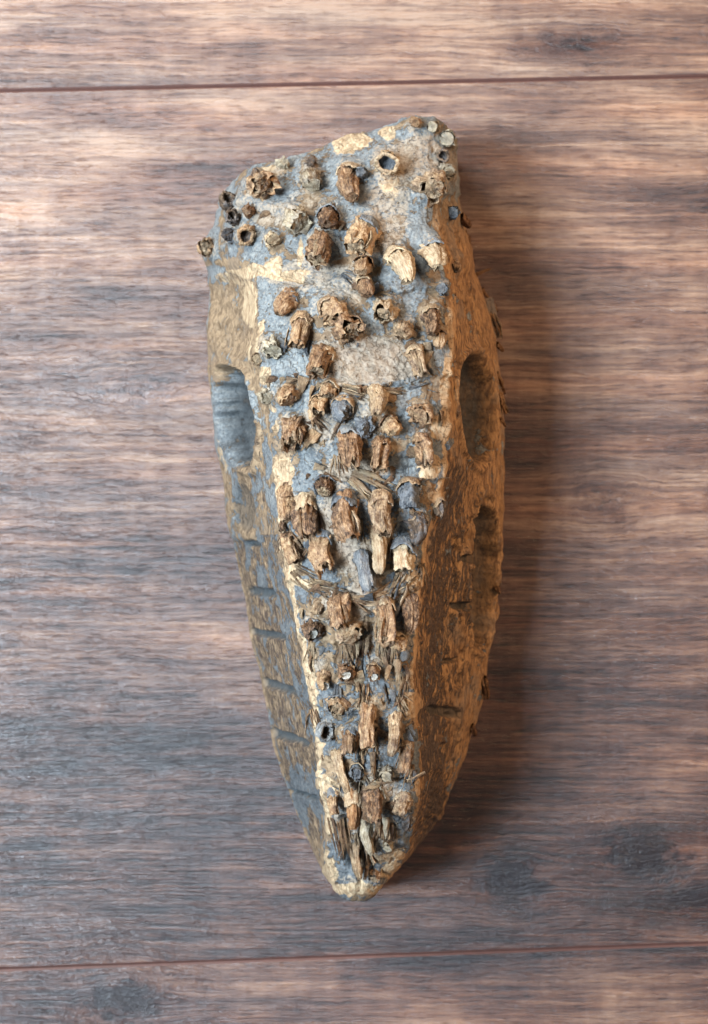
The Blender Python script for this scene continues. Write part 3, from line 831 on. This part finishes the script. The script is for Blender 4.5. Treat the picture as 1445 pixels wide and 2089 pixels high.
def world_at(px, py, z): return W(np.array(float(px)), np.array(float(py)), float(z))

def make_stub(spec, k_, flank=False):
    bx, by, tx, ty, rp, kind, mk, lift = spec
    rs = np.random.RandomState(1000 + k_)
    mat = MATS[mk]
    if kind == 'white': bx, by, lift = tx + (bx - tx) * .5, ty + (by - ty) * .5, lift * 1.15
    if flank:
        pb, nb = surf(bx, by)
        zt = max(pb[2] - .004, .010)
        p0 = pb; p1 = world_at(tx, ty, zt + rs.rand() * .004)
    else:
        pb, nb = surf_soft(bx, by, rp)
        pt, _ = surf(tx, ty)
        z = pb[2] * .5 + pt[2] * .5
        p0 = np.array(pb) - nb * .0006
        # the tip stands `lift` over the surface below it
        zt = max(pt[2], z) + (lift * (1.35e-3 if by < 600 else 1.0e-3) if kind not in ('splint', 'flap') else lift * .8e-3)
        p1 = world_at(tx, ty, zt)
        if kind in ('splint', 'flap'): p0 = np.array(pb) + nb * .0004
    r = rp * PXM * (.86 if by < 560 else .80 if by < 980 else .84 if by < 1330 else .78)
    L = np.linalg.norm(p1 - p0)
    loc = Vector(p0)
    tone = rs.rand()
    up = np.array([0, 0, 1.0])
    bulge = nb * min(.35 * L, .0016) if not flank else up * .0004
    if kind in ('nub', 'jag', 'split', 'fray', 'hollow', 'white', 'disc', 'curl'):
        n = 22
        path = axis_pts(p0, p1, bulge, n, r * .10, rs)
        an = ang_noise(rs, 8, .15); an2 = ang_noise(rs, 14, .12)
        tap = {'nub': .28, 'jag': .05, 'split': .18, 'fray': .12, 'hollow': .05, 'white': .30, 'disc': .1, 'curl': .15}[kind]
        rings = rs.rand(n) * .06; sd_ = rs.rand() * 90; lay = 1.6 + 2.2 * rs.rand()
        gaps = [rs.rand() * 6.28 for _ in range(2)] if kind in ('split', 'jag', 'fray') else []
        def radf(t, a):
            v = r * (1.10 - tap * t + .10 * math.exp(-((t - .15) / .12) ** 2)) * (1 + an(a, t) + an2(a * 1.0, t * 2.5) + rings[min(int(t * (n - 1) + .5), n - 1)] - .05)
            v *= 1 + .15 * (((t * lay + .9 * an(a, 0) + .5) % 1.0) - .5) + .15 * float(vnoise(np.array(math.cos(a) * 2.6 + sd_), np.array(math.sin(a) * 2.6 + t * 2 * L / r * .35))) + .26 * float(vnoise(np.array(math.cos(a) * 5.5 + sd_), np.array(math.sin(a) * 5.5 + t * .7))) + .10 * float(vnoise(np.array(math.cos(a) * 8 + sd_), np.array(math.sin(a) * 8 + t * 7)))
            for g in gaps:
                dd = abs((a - g + math.pi) % (2 * math.pi) - math.pi)
                v *= 1 - .72 * math.exp(-(dd / .20) ** 2) * (0.25 + t)
            if kind == 'nub' and t > .72: v *= math.sqrt(max(0.0, 1 - ((t - .72) / .34) ** 2))
            return max(v, r * .12)
        er = ang_noise(rs, 9, r * (.55 if kind in ('jag', 'fray') else .25))
        parts = [tube(path, radf, 32, tone, endr=lambda a: er(a))]
        ax = path[-1] - path[-3]
        rend = radf(1.0, 0.3) if kind != 'nub' else r * .55
        if kind == 'nub':
            parts.append(cap_disc(path[-1] - ax / np.linalg.norm(ax) * r * .02, ax, r * .62, rs, r * .18, tone, rough=.07))
        stub = emit("root_stub", concat(parts), mat, head, loc)
        # broken end
        if kind in ('hollow',):
            emit("end_hole", cap_disc(path[-2], ax, r * .98, rs, r * 1.3, .2, rings=6, rough=.05, hole=1), MATS['D'] if mk != 'T' else MATS['G'], stub, Vector(path[-2]))
            emit("rim", tube(path[-3:], lambda t, a: r * (1.12 + an(a, 0)), 26, .7, thick=r * .38), mat, stub, Vector(path[-1]))
        elif kind == 'white':
            c = path[-1]; ax = ax / np.linalg.norm(ax) + np.array([0, -.1, .8])
            emit("pith", cap_disc(c - ax * r * .05, ax, r * .62, rs, r * .25, .6, rough=.10), M_WHITE, stub, Vector(c))
        elif kind == 'disc':
            emit("end_face", cap_disc(path[-1], ax, r * .96, rs, -r * .25, .6, rough=.09, rings=5), mat, stub, Vector(path[-1]))
        elif kind in ('jag', 'split', 'fray', 'curl'):
            emit("broken_core", cap_disc(path[-3], ax, r * .84, rs, -r * .3, .35, rough=.30, rings=5), MATS['T'] if mk in 'BT' else mat, stub, Vector(path[-3]))
        # splinters standing round the break
        if kind in ('jag', 'fray', 'split'):
            for q in range({'jag': 5, 'fray': 8, 'split': 4}[kind]):
                a_ = rs.rand() * 6.28
                A_, s_, t_ = frame(ax)
                o_ = np.array(s_ * math.cos(a_) + t_ * math.sin(a_)) * r * (.55 + .55 * rs.rand())
                st = path[int(n * (.25 + .4 * rs.rand()))] + o_ * 1.05
                en = path[-1] + o_ * (1.0 + .25 * rs.rand()) + np.array(A_) * r * (.05 + .55 * rs.rand())
                emit("splinter", ribbon(st, en, r * (.10 + .20 * rs.rand()), rs, o_, 7, 3, .05, .3 + .6 * rs.rand()), MATS[mk if rs.rand() < .6 else 'T'] if mk in 'BTDPO' else mat, stub, Vector(st))
        # a sleeve of bark round the upper side of the root
        if (kind in ('nub', 'split', 'fray', 'curl', 'white', 'jag') and rp > 10 and not flank and (rs.rand() < .62 or kind in ('curl', 'white'))):
            sr = 1.10 + .16 * rs.rand() if kind != 'curl' else 1.38
            ne = 6 + rs.randint(4)
            cpath = path[:ne] + np.array(nb) * r * .02
            cpath = cpath - (path[ne - 1] - path[0]) * .22
            # arc facing the upper side (away from the tip)
            a_mid = math.pi / 2 + rs.randn() * .35; span = .9 + rs.rand() * 1.1 if kind != 'curl' else 2.5
            erc = ang_noise(rs, 12, r * .42); anc = ang_noise(rs, 9, .09)
            emit("bark_sleeve", tube(cpath, lambda t, a: r * (sr + .10 * t) * (1 + anc(a, t)), 18, rs.rand(), a0=a_mid - span, a1=a_mid + span, thick=r * .13, endr=lambda a: erc(a)),
                 MATS[mk] if rs.rand() < .45 else (M_TAN if rs.rand() < .5 else M_GREY), stub, Vector(cpath[0]))
        return stub
    if kind == 'flap':
        return emit("bark_flap", ribbon(p0, p1, r * 1.0, rs, nb, 10, 5, .12, tone, .0002, .75, .5), mat, head, loc)
    if kind == 'splint':
        parts = [ribbon(p0 + rs.randn(3) * r * .1, p1 + rs.randn(3) * r * .2, r * (.75 if q == 0 else .4), rs, nb, 10, 4, .03, rs.rand(), .0003, .45, .7) for q in range(2)]
        return emit("root_splinter", concat(parts), mat, head, loc)
    if kind == 'fibres':
        parts = []
        for q in range(16):
            o_ = np.array([rs.randn() * r * .8, 0, rs.rand() * r * .6])
            parts.append(ribbon(p0 + o_, p0 + (p1 - p0) * (.65 + .4 * rs.rand()) + o_ * .8 + np.array([0, 0, r * .2 * rs.rand()]), r * (.08 + .08 * rs.rand()), rs, nb, 8, 2, .03, rs.rand(), .0001, .3, .5))
        return emit("fibre_bundle", concat(parts), mat, head, loc)

k_ = 0
for s_ in STUBS:
    make_stub(s_, k_); k_ += 1
for s_ in FLANK:
    make_stub(s_, k_, True); k_ += 1

# ------------------------------------------------------------------ loose flakes of bark on the face
rs = np.random.RandomState(55)
def strip_x(y):
    return (np.interp(y, [330, 480, 580, 760, 960, 1080, 1200, 1320, 1440, 1560, 1660, 1750], [560, 516, 525, 536, 560, 578, 600, 622, 643, 653, 664, 676]),
            np.interp(y, [300, 420, 550, 760, 960, 1080, 1200, 1320, 1440, 1560, 1660, 1742], [872, 880, 900, 918, 904, 868, 854, 838, 846, 855, 848, 815]))
flakes = []
for i in range(210):
    c = rs.rand()
    if c < .45:
        s_ = STUBS[rs.randint(len(STUBS))]
        a = rs.rand() * 6.28; rr = s_[4] * (1.25 + .7 * rs.rand())
        x, y = s_[0] + math.cos(a) * rr, s_[1] + math.sin(a) * rr
    elif c < .72:
        nd = NODES[1 + rs.randint(6)][0]
        x = nd[0][0] + rs.rand() * (nd[-1][0] - nd[0][0]); y = np.interp(x, [p[0] for p in nd], [p[1] for p in nd]) + rs.randn() * 7
    else:
        y = 800 + rs.rand() * 900; a, b = strip_x(y); x = a + (b - a) * rs.rand()
    a, b = strip_x(y)
    if x < a + 6 or x > b - 6 or y < 560 and rs.rand() < .7: continue
    flakes.append((x, y))
for (x, y) in flakes:
    p, n_ = surf(x, y)
    ang = rs.randn() * .8 - math.pi / 2
    ln = (10 + 34 * rs.rand() ** 2.2) * PXM
    dirv = np.array([math.cos(ang), math.sin(ang), 0.0]); dirv -= n_ * dirv.dot(n_); dirv /= np.linalg.norm(dirv)
    p0 = p - dirv * ln * .5 + n_ * .00005; p1 = p + dirv * ln * .5 + n_ * ln * (.04 + .30 * rs.rand() ** 2)
    m_ = [M_TAN, M_BROWN, M_GREY, M_BROWN, M_TAN, M_BROWN, M_TAN][rs.randint(7)]
    emit("bark_flake", ribbon(p0, p1, ln * (.14 + .22 * rs.rand()), rs, n_, 7, 4, .06, rs.rand(), .00015, .6, .3), m_, head, Vector(p))

# ------------------------------------------------------------------ tufts of torn fibre across the face
def tuft(cx, cy, ln, deg, spread, cnt, m_, w=2.2, wide=10):
    parts = []
    p, n_ = surf_soft(cx, cy, 8)
    for q in range(cnt):
        a_ = math.radians(deg + spread * (q / max(cnt - 1, 1) - .5) + rs.randn() * 6)
        l_ = ln * (.55 + .6 * rs.rand()); o_ = (q / max(cnt - 1, 1) - .5) * wide
        sx = cx - math.sin(math.radians(deg)) * o_ + rs.randn() * 2; sy = cy - math.cos(math.radians(deg)) * o_ + rs.randn() * 2
        ex, ey = sx + math.cos(a_) * l_, sy - math.sin(a_) * l_
        pa, na = surf(sx, sy); pb2, nb2 = surf(ex, ey)
        pa = pa + na * .0002; pb2 = pb2 + nb2 * (.0003 + .0009 * rs.rand() ** 2)
        parts.append(ribbon(pa, pb2, w * PXM * (.35 + .9 * rs.rand()), rs, na, 9, 3, .04, rs.rand(), .00012, .5, .5))
    return emit("fibre_tuft", concat(parts), m_, head, Vector(p))
for T in ((640,852,40,-60,40,9,M_BROWN),(690,930,60,-70,50,10,M_BROWN),(720,968,90,-28,16,16,M_TAN,3,26),
          (660,972,40,-50,50,9,M_BROWN),(604,1162,60,-30,24,14,M_TAN,2.4,30),(640,1192,70,-18,18,12,M_TAN,2.4,20),(720,1222,60,-10,30,12,M_TAN),(690,1214,50,-60,40,9,M_BROWN),
          (800,1210,56,50,40,10,M_TAN),(815,1180,50,-110,20,7,M_GREY),(765,1218,50,20,40,9,M_BROWN),(640,1310,50,-100,20,7,M_TAN),(700,1296,66,-86,30,10,M_TAN),
          (736,1300,70,-96,30,9,M_BROWN),(745,1395,60,-92,14,7,M_BROWN),(776,1300,60,-84,30,10,M_TAN),(800,1310,60,-90,26,9,M_BROWN),(640,1450,50,-80,26,8,M_BROWN),
          (700,1456,36,30,50,8,M_GREY),(735,1500,60,-90,16,9,M_BROWN),(764,1490,60,-90,14,8,M_BROWN),(830,1490,60,-96,26,9,M_BROWN),(838,1560,50,-100,26,8,M_BROWN),
          (700,1560,60,-78,20,8,M_TAN),(735,1580,40,-90,60,9,M_PALE),(770,1590,40,-90,60,8,M_PALE),(700,1690,70,-80,16,10,M_BROWN),(725,1700,60,-88,12,8,M_TAN),
          (745,1730,60,-88,12,8,M_TAN),(775,1680,50,-92,16,8,M_BROWN),(800,1680,50,-96,20,8,M_BROWN),(585,1085,40,-100,30,8,M_BROWN),(640,1110,40,-110,40,7,M_BROWN),
          (600,885,40,-90,60,10,M_TAN),(700,790,70,-14,16,10,M_TAN),(770,796,60,-6,16,9,M_TAN),(660,800,50,-50,60,9,M_BROWN),(836,790,50,8,18,7,M_GREY),
          (812,1420,40,-60,50,7,M_TAN),(690,1400,50,-92,20,6,M_GREY),(826,1380,50,-96,20,8,M_BROWN),(622,1010,40,-100,30,7,M_GREY),(650,1046,60,-88,14,6,M_BROWN),
          (735,1060,60,-90,12,6,M_TAN),(860,1150,44,-100,20,7,M_TAN),(700,560,40,-40,40,6,M_GREY),(770,600,40,-30,40,6,M_TAN),(810,660,40,-50,40,6,M_TAN)):
    tuft(*T)

# ------------------------------------------------------------------ crumbs and hair-fine fibres (uncountable)
V = []; F = []; A = []
for i in range(1500):
    y = 330 + rs.rand() * 1450; a, b = strip_x(y); x = a - 6 + (b - a + 12) * rs.rand()
    if rs.rand() < .5:
        s_ = STUBS[rs.randint(len(STUBS))]; an_ = rs.rand() * 6.28; rr = s_[4] * (1.0 + .8 * abs(rs.randn()))
        x, y = s_[0] + math.cos(an_) * rr, s_[1] + math.sin(an_) * rr
        a, b = strip_x(y)
        if x < a or x > b: continue
    p, n_ = surf(x, y)
    s = (0.7 + 2.0 * rs.rand() ** 2) * PXM * .8
    o = len(V)
    for q in range(6):
        dv = rs.randn(3); dv /= np.linalg.norm(dv)
        V.append(Vector(p + n_ * s * .5 + dv * s * (1 + .8 * rs.rand())))
        A.append((rs.rand(), rs.rand(), rs.rand()))
    for f in ((0, 1, 2), (0, 2, 3), (0, 3, 4), (0, 4, 1), (5, 2, 1), (5, 3, 2), (5, 4, 3), (5, 1, 4)): F.append(tuple(o + g for g in f))
cr_ = emit("bark_crumbs", (V, F, A), M_TAN, head, (0, 0, 0), False); cr_["kind"] = "stuff"

V = []; F = []; A = []
def hair(p0, p1, w, sag, up):
    n = 7; o = len(V)
    a = (p1 - p0); a /= np.linalg.norm(a) + 1e-9; sd = np.cross(a, up); sd /= np.linalg.norm(sd) + 1e-9
    ph = rs.rand() * 6; am = np.linalg.norm(p1 - p0) * .08
    for i in range(n):
        t = i / (n - 1); c = p0 + (p1 - p0) * t + up * sag * 4 * t * (1 - t) + sd * am * math.sin(4 * t + ph)
        for q in range(3):
            th = q * 2.094; V.append(Vector(c + (sd * math.cos(th) + up * math.sin(th)) * w * (1 - .5 * t))); A.append((q / 3, t, rs.rand()))
    for i in range(n - 1):
        for q in range(3):
            F.append((o + i * 3 + q, o + i * 3 + (q + 1) % 3, o + (i + 1) * 3 + (q + 1) % 3, o + (i + 1) * 3 + q))
for i in range(900):
    if rs.rand() < .7:
        s_ = STUBS[40 + rs.randint(len(STUBS) - 40)]; an_ = rs.rand() * 6.28; rr = s_[4] * (1.0 + .5 * rs.rand())
        x, y = s_[0] + math.cos(an_) * rr, s_[1] + math.sin(an_) * rr
    else:
        y = 600 + rs.rand() * 1150; a, b = strip_x(y); x = a + (b - a) * rs.rand()
    a, b = strip_x(y)
    if x < a or x > b: continue
    p, n_ = surf(x, y)
    ln = (6 + 16 * rs.rand() ** 2) * PXM; an_ = -math.pi / 2 + rs.randn() * .9
    dv = np.array([math.cos(an_), math.sin(an_), 0])
    hair(p + n_ * .00008, p + dv * ln + n_ * ln * .25 * rs.rand(), .35 * PXM + .3 * PXM * rs.rand(), ln * .1, n_)
# the one long fine rootlet on the upper face
for (xa, ya, xb, yb) in ((776, 682, 800, 700), (800, 700, 818, 738)):
    pa, na = surf(xa, ya); pb_, _ = surf(xb, yb); hair(pa + na * .0009, pb_ + na * .0009, .9 * PXM, .0004, na)
hr = emit("root_hairs", (V, F, A), M_TAN, head, (0, 0, 0), True); hr["kind"] = "stuff"
print("grid", NR, NC, "objects", len(bpy.data.objects))
